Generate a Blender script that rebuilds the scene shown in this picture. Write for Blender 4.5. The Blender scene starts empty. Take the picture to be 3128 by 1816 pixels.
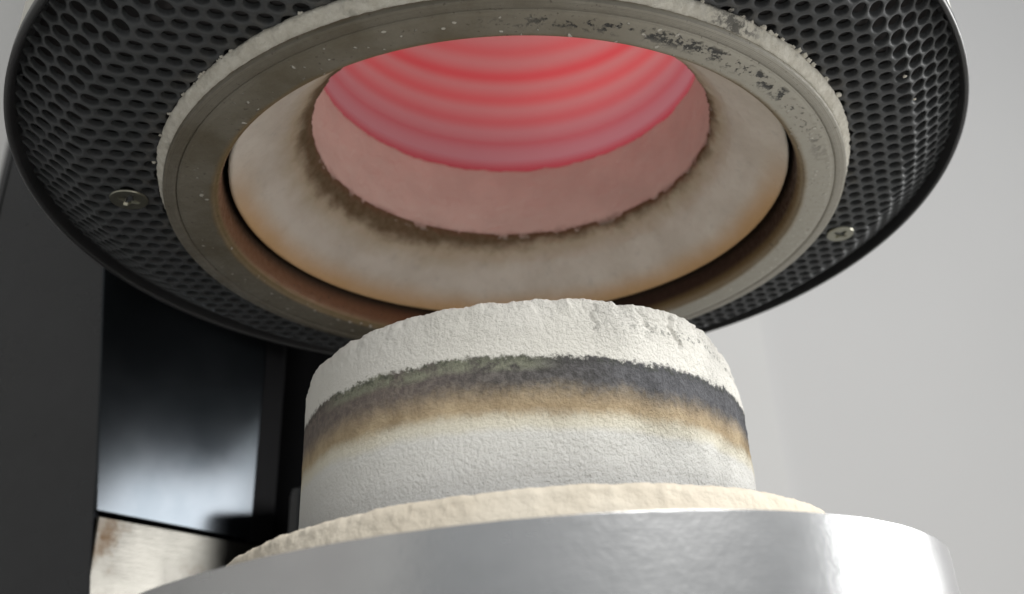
import bpy, bmesh, math, random
from mathutils import Vector, Matrix, noise
random.seed(4)
PI = math.pi
# ---------------------------------------------------------------- camera, world, lamps (1 unit = 1 decimetre)
SC = bpy.context.scene
SC.unit_settings.scale_length = 0.1
COL = SC.collection
cam_d = bpy.data.cameras.new('camera'); cam = bpy.data.objects.new('camera', cam_d); COL.objects.link(cam)
R = ((0.9871, 0.0319, -0.1566), (-0.1198, -0.5010, -0.8571), (-0.1058, 0.8649, -0.4907))
CAM = Vector((-0.0747, -2.005, -1.1652))
el, az, roll = 0.5129, 0.1807, -0.1217
f = Vector((math.sin(az)*math.cos(el), math.cos(az)*math.cos(el), math.sin(el)))
r_ = f.cross(Vector((0, 0, 1))).normalized(); u_ = r_.cross(f)
rr = math.cos(roll)*r_ + math.sin(roll)*u_; uu = -math.sin(roll)*r_ + math.cos(roll)*u_
m = Matrix((rr, uu, -f)).transposed().to_4x4(); m.translation = CAM
cam.matrix_world = m
cam_d.sensor_width = 36; cam_d.lens = 3141.6/3128*36
cam_d.shift_x = -422.7/3128; cam_d.shift_y = -214.9/3128
cam_d.clip_start = 0.01; cam_d.clip_end = 200
cam_d.dof.use_dof = True; cam_d.dof.focus_distance = 1.85; cam_d.dof.aperture_fstop = 2.1
SC.camera = cam
W = bpy.data.worlds.new('World'); SC.world = W; W.use_nodes = True
W.node_tree.nodes['Background'].inputs[0].default_value = (0.95, 0.98, 1.0, 1)
W.node_tree.nodes['Background'].inputs[1].default_value = 0.40
SC.view_settings.view_transform = 'Standard'; SC.view_settings.look = 'None'
SC.view_settings.exposure = 0; SC.view_settings.gamma = 1

def area(name, loc, target, sx, sy, power, color):
    l = bpy.data.lights.new(name, 'AREA'); l.shape = 'RECTANGLE'; l.size = sx; l.size_y = sy
    l.energy = power; l.color = color
    o = bpy.data.objects.new(name, l); COL.objects.link(o); o.location = loc
    o.rotation_euler = (Vector(target)-Vector(loc)).to_track_quat('-Z', 'Y').to_euler()
    return o
win = area('window_light', (8.0, 0.80, 0.95), (0, -0.3, -0.1), 4.0, 3.8, 165, (1.0, 0.99, 0.97)); win.data.spread = math.radians(85)
key_lamp = area('key_light', (3.4, -5.2, 3.5), (0, 0, -0.4), 3.5, 2.5, 680, (1.0, 0.98, 0.94))  # unseen soft key at front right, added to brighten the block

# ---------------------------------------------------------------- material helpers
class NT:
    def __init__(s, name):
        s.m = bpy.data.materials.new(name); s.m.use_nodes = True
        s.t = s.m.node_tree; s.b = s.t.nodes['Principled BSDF']; s._co = None
    def n(s, typ, **kw):
        nd = s.t.nodes.new(typ)
        for k, v in kw.items(): setattr(nd, k, v)
        return nd
    def put(s, sock, v):
        if isinstance(v, bpy.types.NodeSocket): s.t.links.new(v, sock)
        elif isinstance(v, (tuple, list)) and len(v) == 3 and sock.type == 'RGBA': sock.default_value = (*v, 1)
        else: sock.default_value = v
    def co(s):
        if not s._co: s._co = s.n('ShaderNodeTexCoord').outputs['Object']
        return s._co
    def xyz(s):
        x = s.n('ShaderNodeSeparateXYZ'); s.put(x.inputs[0], s.co()); return x.outputs
    def math(s, op, a, b=0.0, c=0.0, clamp=False):
        x = s.n('ShaderNodeMath', operation=op, use_clamp=clamp)
        s.put(x.inputs[0], a); s.put(x.inputs[1], b); s.put(x.inputs[2], c); return x.outputs[0]
    def noise(s, scale, detail=4, rough=0.55, vec=None, dist=0.0, stretch=None):
        x = s.n('ShaderNodeTexNoise'); v = vec or s.co()
        if stretch:
            mp = s.n('ShaderNodeMapping'); mp.inputs['Scale'].default_value = stretch; s.put(mp.inputs[0], v); v = mp.outputs[0]
        s.put(x.inputs['Vector'], v); x.inputs['Scale'].default_value = scale
        x.inputs['Detail'].default_value = detail; x.inputs['Roughness'].default_value = rough; x.inputs['Distortion'].default_value = dist
        return x.outputs[0]
    def vor(s, scale, feature='F1', rand=1.0):
        x = s.n('ShaderNodeTexVoronoi', feature=feature); s.put(x.inputs['Vector'], s.co())
        x.inputs['Scale'].default_value = scale; x.inputs['Randomness'].default_value = rand
        return x.outputs[0]
    def step(s, v, a, b, lo=0.0, hi=1.0, smooth=True):
        x = s.n('ShaderNodeMapRange', interpolation_type='SMOOTHSTEP' if smooth else 'LINEAR')
        for k, q in zip(range(5), (v, a, b, lo, hi)): s.put(x.inputs[k], q)
        return x.outputs[0]
    def ramp(s, v, stops):
        x = s.n('ShaderNodeValToRGB'); e = x.color_ramp.elements
        while len(e) < len(stops): e.new(0.5)
        for i, (p, c) in enumerate(stops): e[i].position = p; e[i].color = (*c, 1)
        s.put(x.inputs[0], v); return x.outputs[0]
    def mix(s, fac, a, b, mode='MIX'):
        x = s.n('ShaderNodeMix', data_type='RGBA', blend_type=mode)
        s.put(x.inputs[0], fac); s.put(x.inputs[6], a); s.put(x.inputs[7], b); return x.outputs[2]
    def radius(s):
        o = s.xyz()
        return s.math('SQRT', s.math('ADD', s.math('MULTIPLY', o[0], o[0]), s.math('MULTIPLY', o[1], o[1])))
    def azim(s):            # 0 towards the viewer side (-y), + to the right, radians
        o = s.xyz(); return s.math('ARCTAN2', o[0], s.math('MULTIPLY', o[1], -1.0))
    def bump(s, h, dist, strength=1.0, prev=None):
        x = s.n('ShaderNodeBump'); x.inputs['Strength'].default_value = strength; s.put(x.inputs['Distance'], dist)
        s.put(x.inputs['Height'], h)
        if prev: s.put(x.inputs['Normal'], prev)
        s.put(s.b.inputs['Normal'], x.outputs[0]); return x.outputs[0]
    def set(s, **kw):
        for k, v in kw.items(): s.put(s.b.inputs[{'col': 'Base Color', 'rough': 'Roughness', 'metal': 'Metallic', 'spec': 'Specular IOR Level', 'emit': 'Emission Color', 'estr': 'Emission Strength', 'coat': 'Coat Weight', 'aniso': 'Anisotropic'}[k]], v)
        return s.m

def mat_sheet():
    t = NT('black_perforated_steel')
    n1 = t.noise(9, 4); n2 = t.noise(160, 2)
    dust = t.math('MULTIPLY', t.step(t.radius(), 0.80, 0.75), t.step(t.noise(30, 5), 0.4, 0.7))
    col = t.mix(n1, (0.036, 0.041, 0.042), (0.060, 0.061, 0.066))
    col = t.mix(t.math('MULTIPLY', dust, 0.35), col, (0.13, 0.12, 0.10))
    t.bump(n2, 0.0006)
    return t.set(col=col, rough=t.step(n1, 0.3, 0.7, 0.50, 0.62), spec=0.32)

def mat_flange():
    t = NT('heat_stained_steel')
    rad = t.radius(); azi = t.azim()
    n1 = t.noise(5, 5, 0.6); n2 = t.noise(70, 4, 0.65); n3 = t.noise(14, 5, 0.7)
    col = t.mix(t.step(n1, 0.35, 0.65), (0.135, 0.118, 0.084), (0.20, 0.185, 0.15))
    col = t.mix(t.step(t.xyz()[0], -0.1, 0.45), col, (0.36, 0.345, 0.30))  # paler right side: light from the right painted into the colour
    # rusty brown towards the inner lip
    lip = t.step(t.math('ADD', rad, t.math('MULTIPLY', n3, 0.012)), 0.655, 0.638)
    col = t.mix(t.math('MULTIPLY', lip, 0.75), col, (0.20, 0.135, 0.055))
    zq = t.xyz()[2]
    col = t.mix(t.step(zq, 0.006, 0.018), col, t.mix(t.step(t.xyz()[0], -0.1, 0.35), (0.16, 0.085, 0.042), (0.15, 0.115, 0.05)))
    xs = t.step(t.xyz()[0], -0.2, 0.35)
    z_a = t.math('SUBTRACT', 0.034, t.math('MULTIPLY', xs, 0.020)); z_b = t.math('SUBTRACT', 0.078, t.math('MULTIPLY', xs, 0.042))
    col = t.mix(t.step(zq, z_a, z_b), col, (0.030, 0.019, 0.012))  # inner wall turns near-black with height, sooner on the right
    # concentric turning marks on the outer band
    ring = t.noise(1.0, 3, 0.6, stretch=None, vec=None)
    cx = t.n('ShaderNodeCombineXYZ'); t.put(cx.inputs[0], rad)
    rings = t.noise(420, 3, 0.7, vec=cx.outputs[0])
    outer = t.step(rad, 0.697, 0.705)
    col = t.mix(t.math('MULTIPLY', outer, t.step(rings, 0.45, 0.6, 0.0, 0.55)), col, (0.10, 0.09, 0.08))
    # dark flaking patches on the front part
    pm = t.math('MULTIPLY', t.step(rad, 0.650, 0.672), t.step(rad, 0.698, 0.686))
    pa = t.math('MULTIPLY', t.step(azi, -0.2, 0.15), t.step(azi, 1.35, 0.8))
    pw = t.step(t.math('ADD', t.math('MULTIPLY', n3, 0.8), t.math('MULTIPLY', n2, 0.75)), 0.80, 0.88)
    patch = t.math('MULTIPLY', t.math('MULTIPLY', pm, pa), pw)
    col = t.mix(t.math('MULTIPLY', patch, 0.9), col, (0.030, 0.032, 0.034))
    pits = t.math('MULTIPLY', t.step(t.noise(110, 3, 0.5), 0.64, 0.70), t.step(n1, 0.40, 0.55))
    col = t.mix(t.math('MULTIPLY', pits, 0.6), col, (0.045, 0.038, 0.028))
    # powdery white specks
    sp = t.step(t.noise(62, 2, 0.35), 0.68, 0.715)
    sp = t.math('MULTIPLY', t.math('MULTIPLY', sp, t.step(rad, 0.698, 0.694)), t.step(zq, 0.006, 0.003))
    col = t.mix(t.math('MULTIPLY', sp, 0.85), col, (0.55, 0.53, 0.48))
    b = t.bump(t.math('ADD', t.math('MULTIPLY', n2, 0.6), t.math('MULTIPLY', t.math('MULTIPLY', rings, outer), 0.8)), 0.0022)
    t.bump(t.math('SUBTRACT', sp, patch), 0.004, prev=b)
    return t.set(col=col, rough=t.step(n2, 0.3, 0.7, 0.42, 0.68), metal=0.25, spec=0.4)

def mat_gasket():
    t = NT('white_ceramic_fibre')
    n = t.noise(45, 6, 0.7); n2 = t.noise(170, 4, 0.7)
    col = t.mix(t.step(n, 0.3, 0.7), (0.47, 0.445, 0.385), (0.62, 0.60, 0.54))
    x = t.xyz()
    grime = t.step(t.noise(16, 4, 0.6), 0.60, 0.72)
    col = t.mix(t.math('MULTIPLY', grime, 0.5), col, (0.16, 0.15, 0.13))
    g2 = t.math('MULTIPLY', t.step(t.math('ABSOLUTE', t.math('SUBTRACT', t.azim(), 0.52)), 0.13, 0.03), t.step(n, 0.42, 0.58))
    col = t.mix(t.math('MULTIPLY', g2, 0.85), col, (0.06, 0.058, 0.055))
    b = t.bump(n, 0.004); t.bump(n2, 0.0025, prev=b)
    return t.set(col=col, rough=0.95, spec=0.1)

def mat_insul():
    t = NT('scorched_insulation')
    x = t.xyz(); z = x[2]; azi = t.azim()
    n1 = t.noise(7, 5, 0.6); n2 = t.noise(60, 5, 0.7); n3 = t.noise(22, 4, 0.6)
    col = t.mix(t.step(n1, 0.35, 0.65), (0.62, 0.575, 0.505), (0.70, 0.66, 0.59))
    col = t.mix(t.step(t.noise(26, 4, 0.7), 0.54, 0.72, 0.0, 0.40), col, (0.48, 0.46, 0.42))
    zz = t.math('ADD', z, t.math('MULTIPLY', t.math('SUBTRACT', n3, 0.5), 0.045))
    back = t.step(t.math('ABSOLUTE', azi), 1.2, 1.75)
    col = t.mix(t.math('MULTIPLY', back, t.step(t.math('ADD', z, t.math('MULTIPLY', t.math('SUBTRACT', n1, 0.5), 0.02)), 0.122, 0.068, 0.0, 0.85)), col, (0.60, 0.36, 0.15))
    # scorch band at the mouth, wide on the left, narrow on the right
    w = t.step(x[0], -0.38, 0.20, 0.038, 0.014)
    lo = t.math('SUBTRACT', 0.212, w)
    sc = t.step(zz, t.math('SUBTRACT', lo, 0.004), t.math('ADD', lo, 0.030))
    halo = t.step(zz, t.math('SUBTRACT', lo, 0.045), t.math('ADD', lo, 0.01))
    col = t.mix(t.math('MULTIPLY', halo, 0.6), col, (0.42, 0.34, 0.20))
    col = t.mix(t.math('MULTIPLY', sc, t.step(n2, 0.25, 0.75, 0.96, 0.82)), col, (0.115, 0.078, 0.040))
    b = t.bump(n3, 0.003); t.bump(n2, 0.0015, prev=b)
    return t.set(col=col, rough=0.95, spec=0.12)

def mat_throat():
    t = NT('pink_lit_fibre_wall')
    x = t.xyz(); n1 = t.noise(8, 4); n2 = t.noise(60, 5, 0.7); n3 = t.noise(22, 4, 0.6)
    col = t.mix(t.step(n1, 0.3, 0.7), (0.68, 0.63, 0.565), (0.76, 0.71, 0.64))
    zz = t.math('ADD', x[2], t.math('MULTIPLY', t.math('SUBTRACT', n3, 0.5), 0.035))
    col = t.mix(t.step(t.math('ADD', zz, t.math('MULTIPLY', t.math('SUBTRACT', n2, 0.5), 0.02)), 0.250, 0.212, 0, 0.9), col, (0.14, 0.095, 0.06))
    b = t.bump(n3, 0.006); t.bump(n2, 0.003, prev=b)
    return t.set(col=col, rough=0.95, spec=0.1)

def mat_muffle():
    t = NT('glowing_muffle')
    x = t.xyz(); z = x[2]
    zw = t.math('ADD', z, t.math('MULTIPLY', t.math('SUBTRACT', t.noise(3, 2), 0.5), 0.006))
    groove = None                                                          # soft glow lines where the coil turns lie
    for zc, amp, sg in ((0.545, 0.50, 0.024), (0.624, 0.62, 0.026), (0.704, 0.75, 0.028), (0.788, 0.95, 0.028), (0.886, 0.6, 0.030), (0.985, 0.6, 0.03)):
        q = t.math('DIVIDE', t.math('SUBTRACT', zw, zc), sg)
        g = t.math('MULTIPLY', t.math('EXPONENT', t.math('MULTIPLY', t.math('MULTIPLY', q, q), -1.0)), amp)
        groove = g if groove is None else t.math('MAXIMUM', groove, g)
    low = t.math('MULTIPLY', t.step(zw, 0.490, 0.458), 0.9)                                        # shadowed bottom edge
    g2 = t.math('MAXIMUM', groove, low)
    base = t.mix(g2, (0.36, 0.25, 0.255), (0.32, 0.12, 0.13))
    hot = t.step(zw, 0.48, 0.72)
    rgt = t.step(x[0], -0.3, 0.45)
    e_mid = t.mix(hot, (0.25, 0.088, 0.106), (0.38, 0.128, 0.126))
    e_gr = t.mix(hot, (0.26, 0.022, 0.036), (0.47, 0.050, 0.056))
    e = t.mix(g2, e_mid, e_gr)
    return t.set(col=base, emit=e, estr=t.step(t.math('ADD', rgt, t.math('MULTIPLY', t.noise(2.5, 2), 0.4)), 0.0, 1.3, 0.55, 0.98), rough=0.8, spec=0.15)

def mat_block():
    t = NT('scorched_white_refractory')
    x = t.xyz(); azi = t.azim()
    n1 = t.noise(5, 4, 0.6); n2 = t.noise(75, 5, 0.7); n3 = t.noise(150, 4, 0.7); n4 = t.noise(20, 5, 0.65)
    edge = t.math('MULTIPLY', t.math('SUBTRACT', t.noise(90, 5, 0.8), 0.5), 0.040)
    slow = t.math('MULTIPLY', t.math('SUBTRACT', t.noise(9, 6, 0.62), 0.5), 0.036)
    tilt = t.math('MULTIPLY', x[0], 0.040)
    z0 = t.math('ADD', t.math('ADD', x[2], slow), tilt)                    # soft bands
    z1 = t.math('ADD', z0, edge)                                           # ragged top edge
    white = t.mix(t.step(n1, 0.3, 0.7), (0.59, 0.58, 0.54), (0.65, 0.64, 0.605))
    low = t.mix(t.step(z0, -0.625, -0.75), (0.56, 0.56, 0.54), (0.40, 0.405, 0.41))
    xr = t.step(azi, -0.75, 0.45)
    dark = t.mix(xr, (0.125, 0.105, 0.098), (0.072, 0.073, 0.080))
    dark = t.mix(t.math('MULTIPLY', t.step(t.math('ABSOLUTE', azi), 0.6, 0.05), 0.75), dark, (0.045, 0.043, 0.041))
    dark = t.mix(t.step(n2, 0.35, 0.7, 0.0, 0.55), dark, t.mix(xr, (0.25, 0.215, 0.18), (0.155, 0.158, 0.172)))
    tan = t.mix(t.step(n4, 0.35, 0.65), (0.28, 0.215, 0.135), (0.40, 0.32, 0.21))
    cream = (0.57, 0.545, 0.46)
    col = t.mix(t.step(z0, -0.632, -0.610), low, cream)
    col = t.mix(t.step(t.math('ADD', z0, t.math('MULTIPLY', edge, 0.4)), -0.612, -0.583), col, tan)
    fd = t.step(t.math('ADD', z0, t.math('MULTIPLY', edge, 0.8)), -0.585, -0.535)
    col = t.mix(fd, col, dark)
    # green mould-like tint on the left part of the dark band
    gz = t.math('MULTIPLY', t.step(z0, -0.528, -0.515), t.step(azi, 0.12, -0.12))
    gz = t.math('MULTIPLY', gz, t.step(azi, -1.05, -0.85))
    gm = t.math('MULTIPLY', gz, t.step(t.math('ADD', n4, t.math('MULTIPLY', n2, 0.7)), 0.60, 0.90, 0.0, 0.9))
    col = t.mix(gm, col, (0.21, 0.22, 0.165))
    rim = t.math('MULTIPLY', t.step(z1, -0.513, -0.505), t.step(n2, 0.4, 0.6))
    col = t.mix(t.math('MULTIPLY', rim, 0.75), col, (0.045, 0.048, 0.040))
    top = t.step(z1, -0.502, -0.494)
    col = t.mix(top, col, white)
    # loose dark specks above the band and in an arc at the right
    sp = t.math('MULTIPLY', t.step(n3, 0.53, 0.58), t.step(t.math('ABSOLUTE', t.math('ADD', t.math('ADD', x[2], t.math('MULTIPLY', slow, 0.8)), 0.437)), 0.016, 0.004))
    sp = t.math('MULTIPLY', sp, t.step(azi, 0.10, 0.7, 0.0, 0.9))
    sp2 = t.math('MULTIPLY', t.step(n3, 0.66, 0.70), t.step(z0, -0.44, -0.50))
    col = t.mix(t.math('MULTIPLY', t.math('MAXIMUM', sp, t.math('MULTIPLY', sp2, top)), 0.8), col, (0.10, 0.11, 0.10))
    pit = t.step(t.vor(42), 0.16, 0.30)
    msk = t.step(t.noise(4.5, 3, 0.6), 0.38, 0.62, 0.25, 1.0)
    b = t.bump(t.math('MULTIPLY', msk, t.math('ADD', n2, t.math('MULTIPLY', pit, 0.10))), t.step(azi, -0.6, 0.6, 0.0018, 0.0055))
    b = t.bump(n3, t.step(azi, -0.6, 0.6, 0.0022, 0.0055), prev=b)
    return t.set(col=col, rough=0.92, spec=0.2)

def mat_ledge():
    t = NT('cream_refractory')
    n1 = t.noise(6, 4); n2 = t.noise(40, 5, 0.6)
    col = t.mix(t.step(n1, 0.3, 0.7), (0.52, 0.47, 0.39), (0.585, 0.54, 0.46))
    col = t.mix(t.step(t.noise(48, 3), 0.64, 0.72, 0, 0.35), col, (0.55, 0.44, 0.32))
    t.bump(n2, 0.005)
    return t.set(col=col, rough=0.9, spec=0.2)

def mat_alu():
    t = NT('cast_aluminium')
    n1 = t.noise(3.2, 4, 0.6, stretch=(1, 1, 1.6)); n2 = t.noise(60, 3, 0.6); n3 = t.noise(30, 4, 0.6, stretch=(0.4, 0.4, 8))
    sc = t.noise(12, 4, 0.6, dist=0.6, stretch=(1, 1, 3.0))
    col = t.mix(t.step(n1, 0.3, 0.7), (0.44, 0.445, 0.452), (0.52, 0.525, 0.532))
    col = t.mix(t.step(t.noise(2.6, 2, 0.4, stretch=(1, 1, 0.3)), 0.42, 0.60, 0.0, 0.5), col, (0.38, 0.37, 0.378))
    dent = t.step(t.noise(16, 3), 0.70, 0.76)
    col = t.mix(t.math('MULTIPLY', dent, 0.35), col, (0.3, 0.3, 0.29))
    rough = t.step(t.math('ADD', n1, t.math('MULTIPLY', sc, 0.5)), 0.5, 1.0, 0.25, 0.275)
    b = t.bump(t.math('ADD', n2, t.math('MULTIPLY', n3, 0.25)), 0.0004)
    return t.set(col=col, rough=rough, metal=0.92)

def mat_panel(name, c0, c1, rough, metal=0.0, bump=0.002, spec=0.5):
    t = NT(name)
    n1 = t.noise(2.2, 4, 0.6); n2 = t.noise(14, 4, 0.6, stretch=(1, 1, 0.5))
    t.bump(n2, bump)
    return t.set(col=t.mix(t.step(n1, 0.3, 0.7), c0, c1), rough=t.step(n1, 0.2, 0.8, rough*0.9, rough*1.15), metal=metal, spec=spec)

def mat_plate():
    t = NT('stained_steel')
    n1 = t.noise(3.5, 5, 0.7); n2 = t.noise(30, 4, 0.6, stretch=(0.5, 0.5, 4)); n3 = t.noise(6, 5, 0.7)
    col = t.mix(t.step(n1, 0.5, 0.68), (0.095, 0.092, 0.083), (0.048, 0.030, 0.016))
    t.bump(n2, 0.0006)
    return t.set(col=col, rough=t.step(n1, 0.3, 0.7, 0.30, 0.42), metal=0.9)

def mat_paint(name, c, bmp=0.002):
    t = NT(name)
    n1 = t.noise(0.6, 3); n2 = t.noise(45, 3)
    t.bump(n2, bmp)
    return t.set(col=t.mix(n1, c, tuple(v*0.95 for v in c)), rough=0.7, spec=0.25)

def mat_screw():
    t = NT('yellow_zinc_steel')
    n = t.noise(60, 4)
    t.bump(n, 0.0008)
    return t.set(col=t.mix(n, (0.27, 0.27, 0.22), (0.36, 0.35, 0.29)), rough=0.30, metal=0.95)

M = dict(sheet=mat_sheet(), flange=mat_flange(), gasket=mat_gasket(), insul=mat_insul(), throat=mat_throat(), muffle=mat_muffle(),
         block=mat_block(), ledge=mat_ledge(), alu=mat_alu(), plate=mat_plate(), screw=mat_screw(),
         lacquer=mat_panel('dark_glossy_panel', (0.012, 0.013, 0.015), (0.020, 0.021, 0.024), 0.25, 0.0, 0.0005, 0.55),
         steelpanel=mat_panel('dark_brushed_panel', (0.042, 0.050, 0.058), (0.065, 0.073, 0.082), 0.20, 0.9, 0.0),
         black=mat_panel('black_plastic', (0.006, 0.006, 0.007), (0.009, 0.009, 0.010), 0.6, spec=0.08),
         lip=mat_panel('black_lip', (0.020, 0.021, 0.022), (0.028, 0.028, 0.030), 0.40),
         backing=mat_panel('dusty_backing', (0.040, 0.038, 0.040), (0.060, 0.056, 0.056), 0.7, spec=0.2),
         shell=mat_paint('cream_enamel', (0.70, 0.69, 0.64), 0.0005),
         wall=mat_paint('grey_wall_paint', (0.60, 0.60, 0.605)),
         wall2=mat_paint('pale_wall_paint', (0.635, 0.635, 0.635)),
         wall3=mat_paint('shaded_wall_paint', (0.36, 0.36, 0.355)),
         table=mat_paint('table_laminate', (0.50, 0.49, 0.47)),
         base=mat_paint('base_enamel', (0.55, 0.55, 0.54)))

# ---------------------------------------------------------------- object helpers
def link(name, me, mat, parent=None, smooth=True):
    me.materials.append(M[mat])
    if smooth: me.polygons.foreach_set('use_smooth', [True]*len(me.polygons))
    o = bpy.data.objects.new(name, me); COL.objects.link(o)
    if parent: o.parent = parent
    return o
def empty(name, loc, label, cat):
    o = bpy.data.objects.new(name, None); COL.objects.link(o); o.location = loc
    o['label'] = label; o['category'] = cat; return o
def dense(prof, step):
    out = [prof[0]]
    for a, b in zip(prof, prof[1:]):
        n = max(1, int(math.hypot(b[0]-a[0], b[1]-a[1])/step))
        out += [(a[0]+(b[0]-a[0])*i/n, a[1]+(b[1]-a[1])*i/n) for i in range(1, n+1)]
    return out
def revolve(name, prof, seg, mat, parent, disp=None, org=(0, 0, 0), cap=False, flip=False):
    vs = []; fs = []
    for i, (r, z) in enumerate(prof):
        for j in range(seg):
            a = 2*PI*j/seg; s, c = math.sin(a), -math.cos(a)
            x, y, zz = r*s, r*c, z
            if disp:
                dr, dz = disp(a if a < PI else a-2*PI, x, y, r, z); x += dr*s; y += dr*c; zz += dz
            vs.append((x-org[0], y-org[1], zz-org[2]))
    for i in range(len(prof)-1):
        for j in range(seg):
            k = (j+1) % seg; q = (i*seg+j, i*seg+k, (i+1)*seg+k, (i+1)*seg+j)
            fs.append(q[::-1] if flip else q)
    if cap:
        for i in ((0, -1) if cap is True else cap):
            i = len(prof)-1 if i == -1 else 0
            ring = list(range(i*seg, i*seg+seg))
            fs.append(ring if (i > 0) != flip else ring[::-1])
    me = bpy.data.meshes.new(name); me.from_pydata(vs, [], fs); me.update()
    return link(name, me, mat, parent)
def box(name, lo, hi, mat, parent, org=(0, 0, 0), bev=0.0):
    bm = bmesh.new(); bmesh.ops.create_cube(bm, size=1)
    for v in bm.verts: v.co = Vector([(lo[i]+hi[i])/2+v.co[i]*(hi[i]-lo[i])-org[i] for i in range(3)])
    if bev: bmesh.ops.bevel(bm, geom=bm.edges[:], offset=bev, segments=2, affect='EDGES', profile=0.6)
    me = bpy.data.meshes.new(name); bm.to_mesh(me); bm.free(); return link(name, me, mat, parent, False)
def prism(name, foot, z0, z1, mat, parent, org=(0, 0, 0), bev=0.0, slant=None):
    bm = bmesh.new()
    a = [bm.verts.new((x-org[0], y-org[1], z0-org[2])) for x, y in foot]
    b = [bm.verts.new((x-org[0]+(slant or {}).get(i, (0, 0))[0], y-org[1]+(slant or {}).get(i, (0, 0))[1], z1-org[2])) for i, (x, y) in enumerate(foot)]
    bm.faces.new(a[::-1]); bm.faces.new(b)
    for i in range(len(a)):
        k = (i+1) % len(a); bm.faces.new((a[i], a[k], b[k], b[i]))
    bmesh.ops.recalc_face_normals(bm, faces=bm.faces[:])
    if bev: bmesh.ops.bevel(bm, geom=bm.edges[:], offset=bev, segments=2, affect='EDGES', profile=0.6)
    me = bpy.data.meshes.new(name); bm.to_mesh(me); bm.free(); return link(name, me, mat, parent, False)
def nz(x, y, z, s, o=0.0): return noise.noise(Vector((x*s+o, y*s-o, z*s+2*o)))
def fr(x, y, z, s, o=0.0): return noise.fractal(Vector((x*s+o, y*s-o, z*s)), 0.6, 2.1, 4)

# ---------------------------------------------------------------- setting
def struct(o): o['kind'] = 'structure'; return o
struct(box('wall_back', (1.93, 5.02, -6), (14, 5.3, 9), 'wall', None))
struct(box('wall_pier', (-9, 4.9, -6), (1.93, 5.3, 9), 'wall2', None))
struct(box('wall_left', (-3.6, -6, -6), (-3.2, 4.9, 9), 'wall3', None))  # room side wall, added dark to cut light from the left
struct(box('tabletop', (-3.2, -4.5, -1.95), (7, 4.7, -1.80), 'table', None, bev=0.02))

# ---------------------------------------------------------------- furnace head
H = empty('furnace_head', (0, 0, 0), 'round furnace head with black perforated underside, steel ring and glowing red chamber, hanging above', 'furnace')

def sheet_rz(r):
    if r <= 0.868: return r, 0.035
    if r <= 0.892:                                   # small bend
        t = (r-0.868)/0.024; return r-0.001*t, 0.035+0.006*t*t
    s = r-0.892; return 0.891+s*0.865, 0.041+s*0.52
def make_sheet():
    P = 0.0383; A = math.radians(8.4); RH = P*0.358
    ca, sa = math.cos(A), math.sin(A)
    verts = []; faces = []; key = {}
    def V(px, py, dz=0.0, share=False):
        if share:
            k = (round(px, 4), round(py, 4))
            if k in key: return key[k]
        r = math.hypot(px, py); rc = min(max(r, 0.742), 1.012)
        R_, z = sheet_rz(rc); s = R_/r
        verts.append((px*s, py*s, z+dz)); i = len(verts)-1
        if share: key[k] = i
        return i
    NS = 18
    ph = (0.0023, -0.0071)
    N = 32
    for j in range(-N, N+1):
        for i in range(-N, N+1):
            lx = (i+0.5*(j & 1))*P; ly = j*P*math.sqrt(3)/2
            x = lx*ca-ly*sa+ph[0]; y = lx*sa+ly*ca+ph[1]
            r = math.hypot(x, y)
            if r < 0.735 or r > 1.020: continue
            rj = RH*random.uniform(0.985, 1.015)*(0.97 if r < 0.87 else 1.14)
            hexv = []
            for k in range(6):
                a = A+PI/6+k*PI/3
                hexv.append(V(x+P/math.sqrt(3)*math.cos(a), y+P/math.sqrt(3)*math.sin(a), 0, True))
            def ring(rad, dz): return [V(x+rad*math.cos(A+PI/6+2*PI*q/NS), y+rad*math.sin(A+PI/6+2*PI*q/NS), dz) for q in range(NS)]
            r0 = ring(rj*1.13, 0); r1 = ring(rj*1.05, 0.0013); r2 = ring(rj, 0.0055); r3 = ring(rj*0.985, 0.014)
            for k in range(6):
                a, b = hexv[k], hexv[(k+1) % 6]; q = 3*k
                faces.append((a, b, r0[(q+3) % NS], r0[(q+2) % NS], r0[(q+1) % NS], r0[q]))
            for p, q in ((r0, r1), (r1, r2), (r2, r3)):
                for k in range(NS): faces.append((p[k], p[(k+1) % NS], q[(k+1) % NS], q[k]))
    me = bpy.data.meshes.new('perforated_cover'); me.from_pydata(verts, [], faces); me.update()
    return link('perforated_cover', me, 'sheet', H)
make_sheet()
revolve('cover_backing', dense([(0.70, 0.054), (0.872, 0.054), (0.882, 0.16), (0.996, 0.19)], 0.1), 128, 'backing', H)
revolve('rim_lip', [(0.985, 0.112), (0.993, 0.108), (0.9965, 0.100), (0.998, 0.080), (1.000, 0.0765), (1.005, 0.0755), (1.009, 0.078), (1.010, 0.083), (1.010, 0.098), (0.990, 0.135), (0.985, 0.125)], 256, 'lip', H)
def knurl(a, x, y, r, z): return ((0.0035 if z < 0.5 else 0.0)*(0.5+0.5*math.cos(a*230)), 0)
revolve('housing_shell', [(0.999, 0.099), (1.004, 0.104), (1.004, 0.24), (1.004, 0.6), (1.0, 1.30), (0.95, 1.36), (0.3, 1.38)], 920, 'shell', H, disp=knurl, cap=(-1,))

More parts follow.
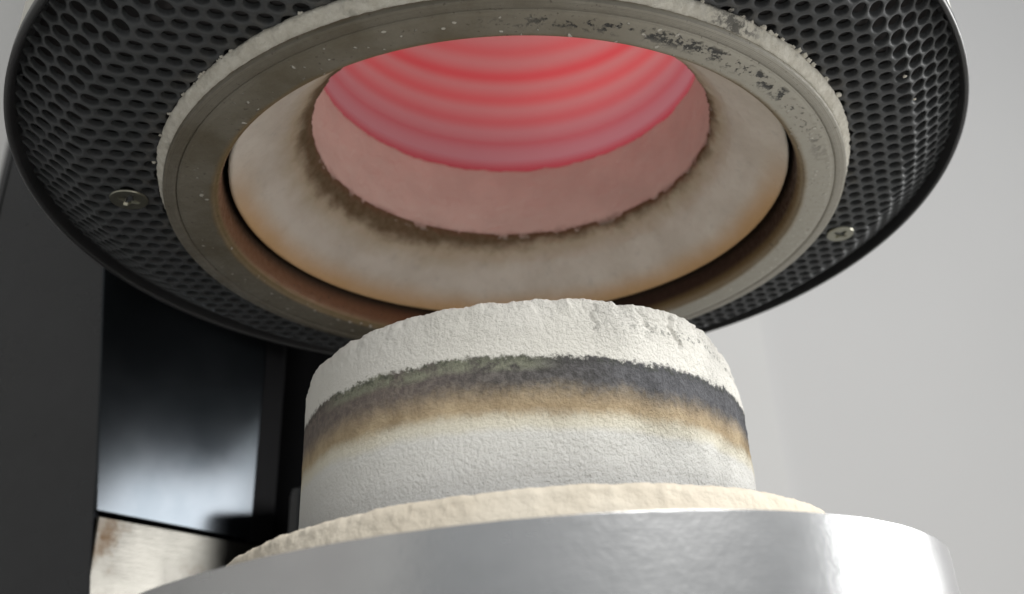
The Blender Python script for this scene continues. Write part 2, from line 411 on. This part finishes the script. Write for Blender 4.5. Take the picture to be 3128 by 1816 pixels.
# gasket
def g_disp(a, x, y, r, z):
    n = fr(x, y, z, 26, 3); n2 = nz(x, y, z, 75, 8); s = nz(math.sin(a)*3, math.cos(a)*3, 0, 1.0, 5)
    t = max(0.0, (r-0.735)/0.02)
    hide = max(0.0, min(1.0, ((a if a > 0 else -a-0.05)-1.05)/0.5))*0.017*max(0.0, (r-0.730)/0.02)
    lump = max(0.0, math.exp(-((a-0.55)/0.35)**2))*0.006*max(0, nz(x, y, 0, 22, 1))
    return ((0.0030*n+0.0028*n2+0.003*s)*min(t, 1.0)+lump-hide, -0.0014*n*min(t+0.3, 1)-0.0015*n2-lump*0.6)
revolve('gasket', dense([(0.715, 0.012), (0.732, 0.012), (0.739, 0.0165), (0.747, 0.0235), (0.7505, 0.029), (0.749, 0.036), (0.744, 0.040)], 0.0028), 1100, 'gasket', H, disp=g_disp)

# steel ring: lip, face, groove, outer band
fl = [(0.6255, 0.115), (0.6255, 0.030), (0.6262, 0.018), (0.6290, 0.010), (0.6325, 0.0062), (0.6345, 0.0060), (0.6365, 0.0025), (0.640, 0.0004), (0.645, 0.0), (0.690, 0.0), (0.7025, 0.0004),
      (0.7040, 0.0016), (0.7046, 0.0045), (0.7056, 0.0045), (0.7060, 0.0018), (0.7075, 0.0004), (0.7120, 0.0002), (0.7270, 0.0002), (0.7295, 0.0012), (0.7305, 0.0035), (0.7305, 0.020), (0.722, 0.022)]
flo = []
for a, b in zip(fl, fl[1:]):
    n = max(1, int(math.hypot(b[0]-a[0], b[1]-a[1])/0.012)); flo += [(a[0]+(b[0]-a[0])*i/n, a[1]+(b[1]-a[1])*i/n) for i in range(n)]
flo.append(fl[-1])
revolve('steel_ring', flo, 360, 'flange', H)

# scorched insulation cone and throat wall
def cone_disp(a, x, y, r, z):
    e = max(0.0, min(1.0, (z-0.185)/0.03)) if r < 0.55 else 0.0; n = fr(x, y, z, 18, 2); n2 = fr(x, y, z, 45, 6)
    return (e*(0.0030*n+0.003*n2)+0.0008*n, (0.0012+0.002*e)*n*0.6+0.0015*n2*e)
cone = [(0.30, 1.16), (0.6155, 1.16), (0.6155, 0.078), (0.6150, 0.0725), (0.6120, 0.0702), (0.6070, 0.0725), (0.560, 0.112), (0.500, 0.168), (0.470, 0.203), (0.460, 0.2165), (0.4575, 0.224), (0.4580, 0.235)]
revolve('insulation_cone', dense(cone[:2], 0.5)[:-1]+dense(cone[1:3], 0.2)[:-1]+dense(cone[2:], 0.0045), 560, 'insul', H, disp=cone_disp, cap=(0,))
def throat_disp(a, x, y, r, z):
    n = fr(x, y, z, 16, 9); n2 = fr(x, y, z, 40, 4)
    lo = max(0.0, min(1.0, (0.25-z)/0.03)); up = max(0.0, min(1.0, (z-0.425)/0.02))
    return (-0.0004*lo*abs(n)-0.001*n, 0.0004*lo*n2+(0.0045*n+0.002*n2)*up)
revolve('throat_wall', dense([(0.470, 0.218), (0.460, 0.221), (0.4585, 0.230), (0.4600, 0.300), (0.4625, 0.438), (0.4640, 0.444), (0.4690, 0.4465), (0.492, 0.447)], 0.006), 480, 'throat', H, disp=throat_disp)

# ribbed glowing muffle
mp = []
z = 0.4475
while z <= 1.10:
    kn = (0.4665, 0.545, 0.624, 0.704, 0.788, 0.886, 0.985, 1.085, 1.2)
    k = max(i for i in range(8) if kn[i] <= max(z, 0.4665)); ph = (z-kn[k])/(kn[k+1]-kn[k]); d = min(ph, 1-ph) if z > 0.467 else 0
    rr2 = 0.4765-0.0030*(1-math.cos(2*PI*d))/1.0*0.9 if z > 0.545 else 0.4735 if z > 0.48 else 0.472+0.009*max(0.0, (0.475-z)/0.0275)
    mp.append((rr2, z)); z += 0.004
mp += [(0.47, 1.105), (0.05, 1.11)]
revolve('glowing_muffle', mp, 256, 'muffle', H, cap=(-1,))

# countersunk screws in the cover
def screw(x, y, z, rad, rot):
    org = (x, y, z); t = bpy.data.objects.new('screw', None)
    bm = bmesh.new(); NSG = 48
    def circ(r, zz): return [bm.verts.new((r*math.cos(2*PI*k/NSG), r*math.sin(2*PI*k/NSG), zz)) for k in range(NSG)]
    w, L = rad*0.14, rad*0.60; q = w*1.5
    cross = []
    for k in range(4):
        a = k*PI/2
        for (u, v) in ((L, -w*0.8), (L, w*0.8), (q, q)):
            cross.append((u*math.cos(a)-v*math.sin(a), u*math.sin(a)+v*math.cos(a)))
    c_top = circ(rad*0.965, 0.0); c_out = circ(rad, 0.0025); c_back = circ(rad*0.8, 0.012)
    x_top = [bm.verts.new((a, b, 0.0)) for a, b in cross]
    x_bot = [bm.verts.new((a*0.62, b*0.62, rad*0.34)) for a, b in cross]
    def loop(vs): return [bm.edges.new((vs[i], vs[(i+1) % len(vs)])) for i in range(len(vs))]
    e1 = loop(c_top); e2 = loop(x_top)
    bmesh.ops.triangle_fill(bm, edges=e1+e2, use_beauty=True)
    for A_, B_ in ((c_top, c_out), (c_out, c_back), (x_top, x_bot)):
        for i in range(len(A_)):
            k = (i+1) % len(A_); bm.faces.new((A_[i], A_[k], B_[k], B_[i]))
    bm.faces.new(x_bot)
    bmesh.ops.recalc_face_normals(bm, faces=bm.faces[:])
    me = bpy.data.meshes.new('screw'); bm.to_mesh(me); bm.free()
    o = link('screw', me, 'screw', H, False); o.location = org; o.rotation_euler = (0, 0, rot); return o
screw(-0.799, -0.095, 0.030, 0.0365, 0.6)['label'] = 'dull cross-head screw in shade on the left of the cover'
screw(0.797, 0.154, 0.030, 0.0345, 0.5)['label'] = 'pale cross-head screw lit at the lower right of the cover'
# loose tufts of fibre caught on the cover next to the gasket
def fluff():
    bm = bmesh.new(); rnd = random.Random(9)
    spots = [(rnd.gauss(0.70, 0.30), 0.7495+abs(rnd.gauss(0, 0.003)), rnd.uniform(0.003, 0.006)) for _ in range(26)]
    spots += [(rnd.gauss(-0.85, 0.30), 0.7465+abs(rnd.gauss(0, 0.002)), rnd.uniform(0.002, 0.004)) for _ in range(16)]
    spots += [(1.02, 0.885, 0.0032), (1.12, 0.89, 0.003)]
    for a, r, q in spots:
        res = bmesh.ops.create_icosphere(bm, subdivisions=3, radius=1.0)
        for v in res['verts']:
            n = 1+0.55*noise.noise(v.co*1.8+Vector((a*9, r*7, q*900)))+0.2*noise.noise(v.co*5)
            p = v.co*q*n
            v.co = Vector((r*math.sin(a)+p.x*1.3, -r*math.cos(a)+p.y*1.3, 0.0345+(0.008 if r > 0.85 else 0)+p.z*0.55))
    me = bpy.data.meshes.new('fibre_tufts'); bm.to_mesh(me); bm.free()
    o = link('fibre_tufts', me, 'gasket', H); o['kind'] = 'stuff'
fluff()
# rear hinge arm of the head, out of view, sized to darken side_panel reflections
box('hinge_arm', (-0.55, 0.90, 0.33), (0.60, 1.50, 1.25), 'black', H, bev=0.02)

# ---------------------------------------------------------------- firing block on its cream ledge
B = empty('firing_block', (0, 0, -0.86), 'round white firing block with rough chipped top and dark scorch band, on cream ledge', 'firing block')
BO = (0, 0, -0.86)
def blk(a, x, y, r, z):
    n = fr(x, y, z, 14, 1); n2 = fr(x, y, z, 42, 7); n3 = nz(x, y, z, 120, 2)
    top = max(0.0, min(1.0, (z+0.46)/0.05))
    right = max(0.0, min(1.0, (a-0.2)/0.8))
    rough = 0.0002+0.0012*right+0.0014*top
    dr = rough*(0.9*n+0.9*n2+0.8*n3)
    dz = top*(0.0022*n+0.0016*n2+0.0010*n3)
    # chips out of the top edge
    c = nz(math.sin(a)*6, math.cos(a)*6, 0, 1.6, 4)
    chip = max(0.0, c-0.12)*(0.5+right)
    dr -= top*chip*0.012; dz -= top*chip*0.010
    # large broken corner on the right
    br = math.exp(-((a-1.15)/0.30)**2)
    kz = ((-0.51, 0.0), (-0.475, 0.004), (-0.455, 0.011), (-0.437, 0.019), (-0.420, 0.021), (-0.40, 0.022), (-0.30, 0.022))
    cut = 0.0
    for (za, ca_), (zb, cb) in zip(kz, kz[1:]):
        if za <= z < zb: cut = ca_+(cb-ca_)*(z-za)/(zb-za)
    dr -= cut*br*(r > 0.39); dr -= 0.0035*math.sin(a)*(r > 0.39); dz -= 0.002*br*top
    dr += 0.0012*nz(0, 0, z, 30, 3)
    if abs(z+0.45) < 0.05:                     # vertical nicks and cracks near the top edge
        for ca, cw, cd in ((0.235, 0.007, 0.005), (0.62, 0.012, 0.006), (0.47, 0.016, 0.004), (0.80, 0.012, 0.005)):
            wob = 0.012*nz(z, ca, 0, 60, 3)*4
            g = math.exp(-((a-ca-wob)/cw)**2)
            if z > -0.455+0.03*math.sin(ca*40): dr -= cd*g
    return dr, dz
bp = [(0.20, -0.389), (0.400, -0.3893), (0.416, -0.3915), (0.4245, -0.3955), (0.4285, -0.404), (0.4298, -0.418), (0.4295, -0.62), (0.4300, -0.745), (0.4300, -0.775)]
def prof_mix():
    out = dense(bp[:2], 0.02)[:-1]; out += dense(bp[1:], 0.0032); return out
o = revolve('plug', prof_mix(), 1000, 'block', None, disp=blk, cap=(0, -1))
# keep object space = world space for the banded material: parent at identity offset
def adopt(o, p, loc): o.parent = p; o.location = (-loc[0], -loc[1], -loc[2]); return o
adopt(o, B, BO)
def led(a, x, y, r, z):
    n = fr(x, y, z, 16, 5); n2 = fr(x, y, z, 50, 2); e = max(0.0, min(1.0, (z+0.80)/0.03))
    return (0.0010*n+0.0009*n2*(1+e), e*(0.0013*n+0.0010*n2))
o = revolve('ledge', dense([(0.36, -0.760), (0.40, -0.7525), (0.545, -0.7520), (0.556, -0.7535), (0.5625, -0.760), (0.5660, -0.780), (0.590, -0.895), (0.590, -0.905)], 0.005), 720, 'ledge', None, disp=led, cap=(0, -1))
adopt(o, B, BO)

# ---------------------------------------------------------------- aluminium dish on the lift
D = empty('lift_dish', (0, 0, -1.30), 'shiny cast aluminium dish holding the cream ledge of the firing block', 'dish')
DO = (0, 0, -1.30)
def alu(a, x, y, r, z): return (0.00025*nz(x, y, z, 5, 2), 0.0005*nz(x, y, z, 30, 3))
o = revolve('dish_wall', dense([(0.30, -0.915), (0.66, -0.915), (0.690, -0.905), (0.704, -0.875), (0.712, -0.850), (0.720, -0.8432), (0.7420, -0.8430), (0.7427, -0.8432), (0.7428, -0.8438), (0.7428, -0.846), (0.7430, -1.24), (0.735, -1.262), (0.30, -1.27)], 0.012), 400, 'alu', None, disp=alu, cap=(0, -1))
adopt(o, D, DO)
o = revolve('lift_rod', [(0.30, -1.265), (0.30, -1.485)], 96, 'alu', None, cap=True); adopt(o, D, DO)

# ---------------------------------------------------------------- furnace stand: base and rear column
S = empty('furnace_stand', (0, 1.4, -1.80), 'tall dark furnace column with glossy angled side and bright steel plate, at left behind', 'furnace stand')
SO = (0, 1.4, -1.80)
def st(o): return adopt(o, S, SO)
st(box('base', (-1.8, -1.25, -1.797), (1.5, 2.0, -1.485), 'base', None, bev=0.04))
foot = [(-1.60, 1.03), (-1.215, 1.03), (-0.886, 1.490), (-0.845, 1.58), (0.52, 1.58), (0.52, 1.95), (-1.72, 1.95), (-1.72, 1.22)]
st(prism('column_core', foot, -1.484, 1.9, 'black', None, slant={1: (-0.20, 0)}))
st(prism('front_panel', [(-1.59, 0.995), (-1.065, 0.995), (-1.065, 1.03), (-1.59, 1.03)], -1.48, 1.88, 'lacquer', None, bev=0.004, slant={1: (-0.285, 0), 2: (-0.285, 0)}))
st(prism('corner_trim', [(-1.615, 1.004), (-1.592, 0.992), (-1.592, 1.008), (-1.71, 1.205), (-1.725, 1.20)], -1.48, 1.88, 'lacquer', None, bev=0.003))
dx, dy = 0.5798, 0.8147; nx, ny = 0.8147, -0.5798
def along(s, off): return (-1.1529+dx*s+nx*off, 0.9951+dy*s+ny*off)
def slab(name, s0, s1, z0, z1, off, th, mat, bev=0.003, slant=0.0):
    return st(prism(name, [along(s0, off), along(s1, off), along(s1, off-th), along(s0, off-th)], z0, z1, mat, None, bev=bev, slant={0: (slant*dx, slant*dy), 3: (slant*dx, slant*dy)}))
slab('side_panel', -0.01, 0.531, -0.293, 1.85, 0.0, 0.008, 'steelpanel', slant=-0.30)
slab('steel_plate', 0.000, 0.70, -1.46, -0.306, 0.0, 0.008, 'plate')
slab('guide_rail', 0.531, 0.62, -0.300, 1.85, 0.002, 0.03, 'black', 0.0005)
st(prism('bracket', [(-0.715, 1.30), (-0.55, 1.30), (-0.55, 1.57), (-0.715, 1.57)], -0.60, -0.165, 'lacquer', None, bev=0.03))
st(box('column_cap', (-1.70, 1.02, 1.9), (0.50, 1.93, 1.93), 'lacquer', None, bev=0.01))
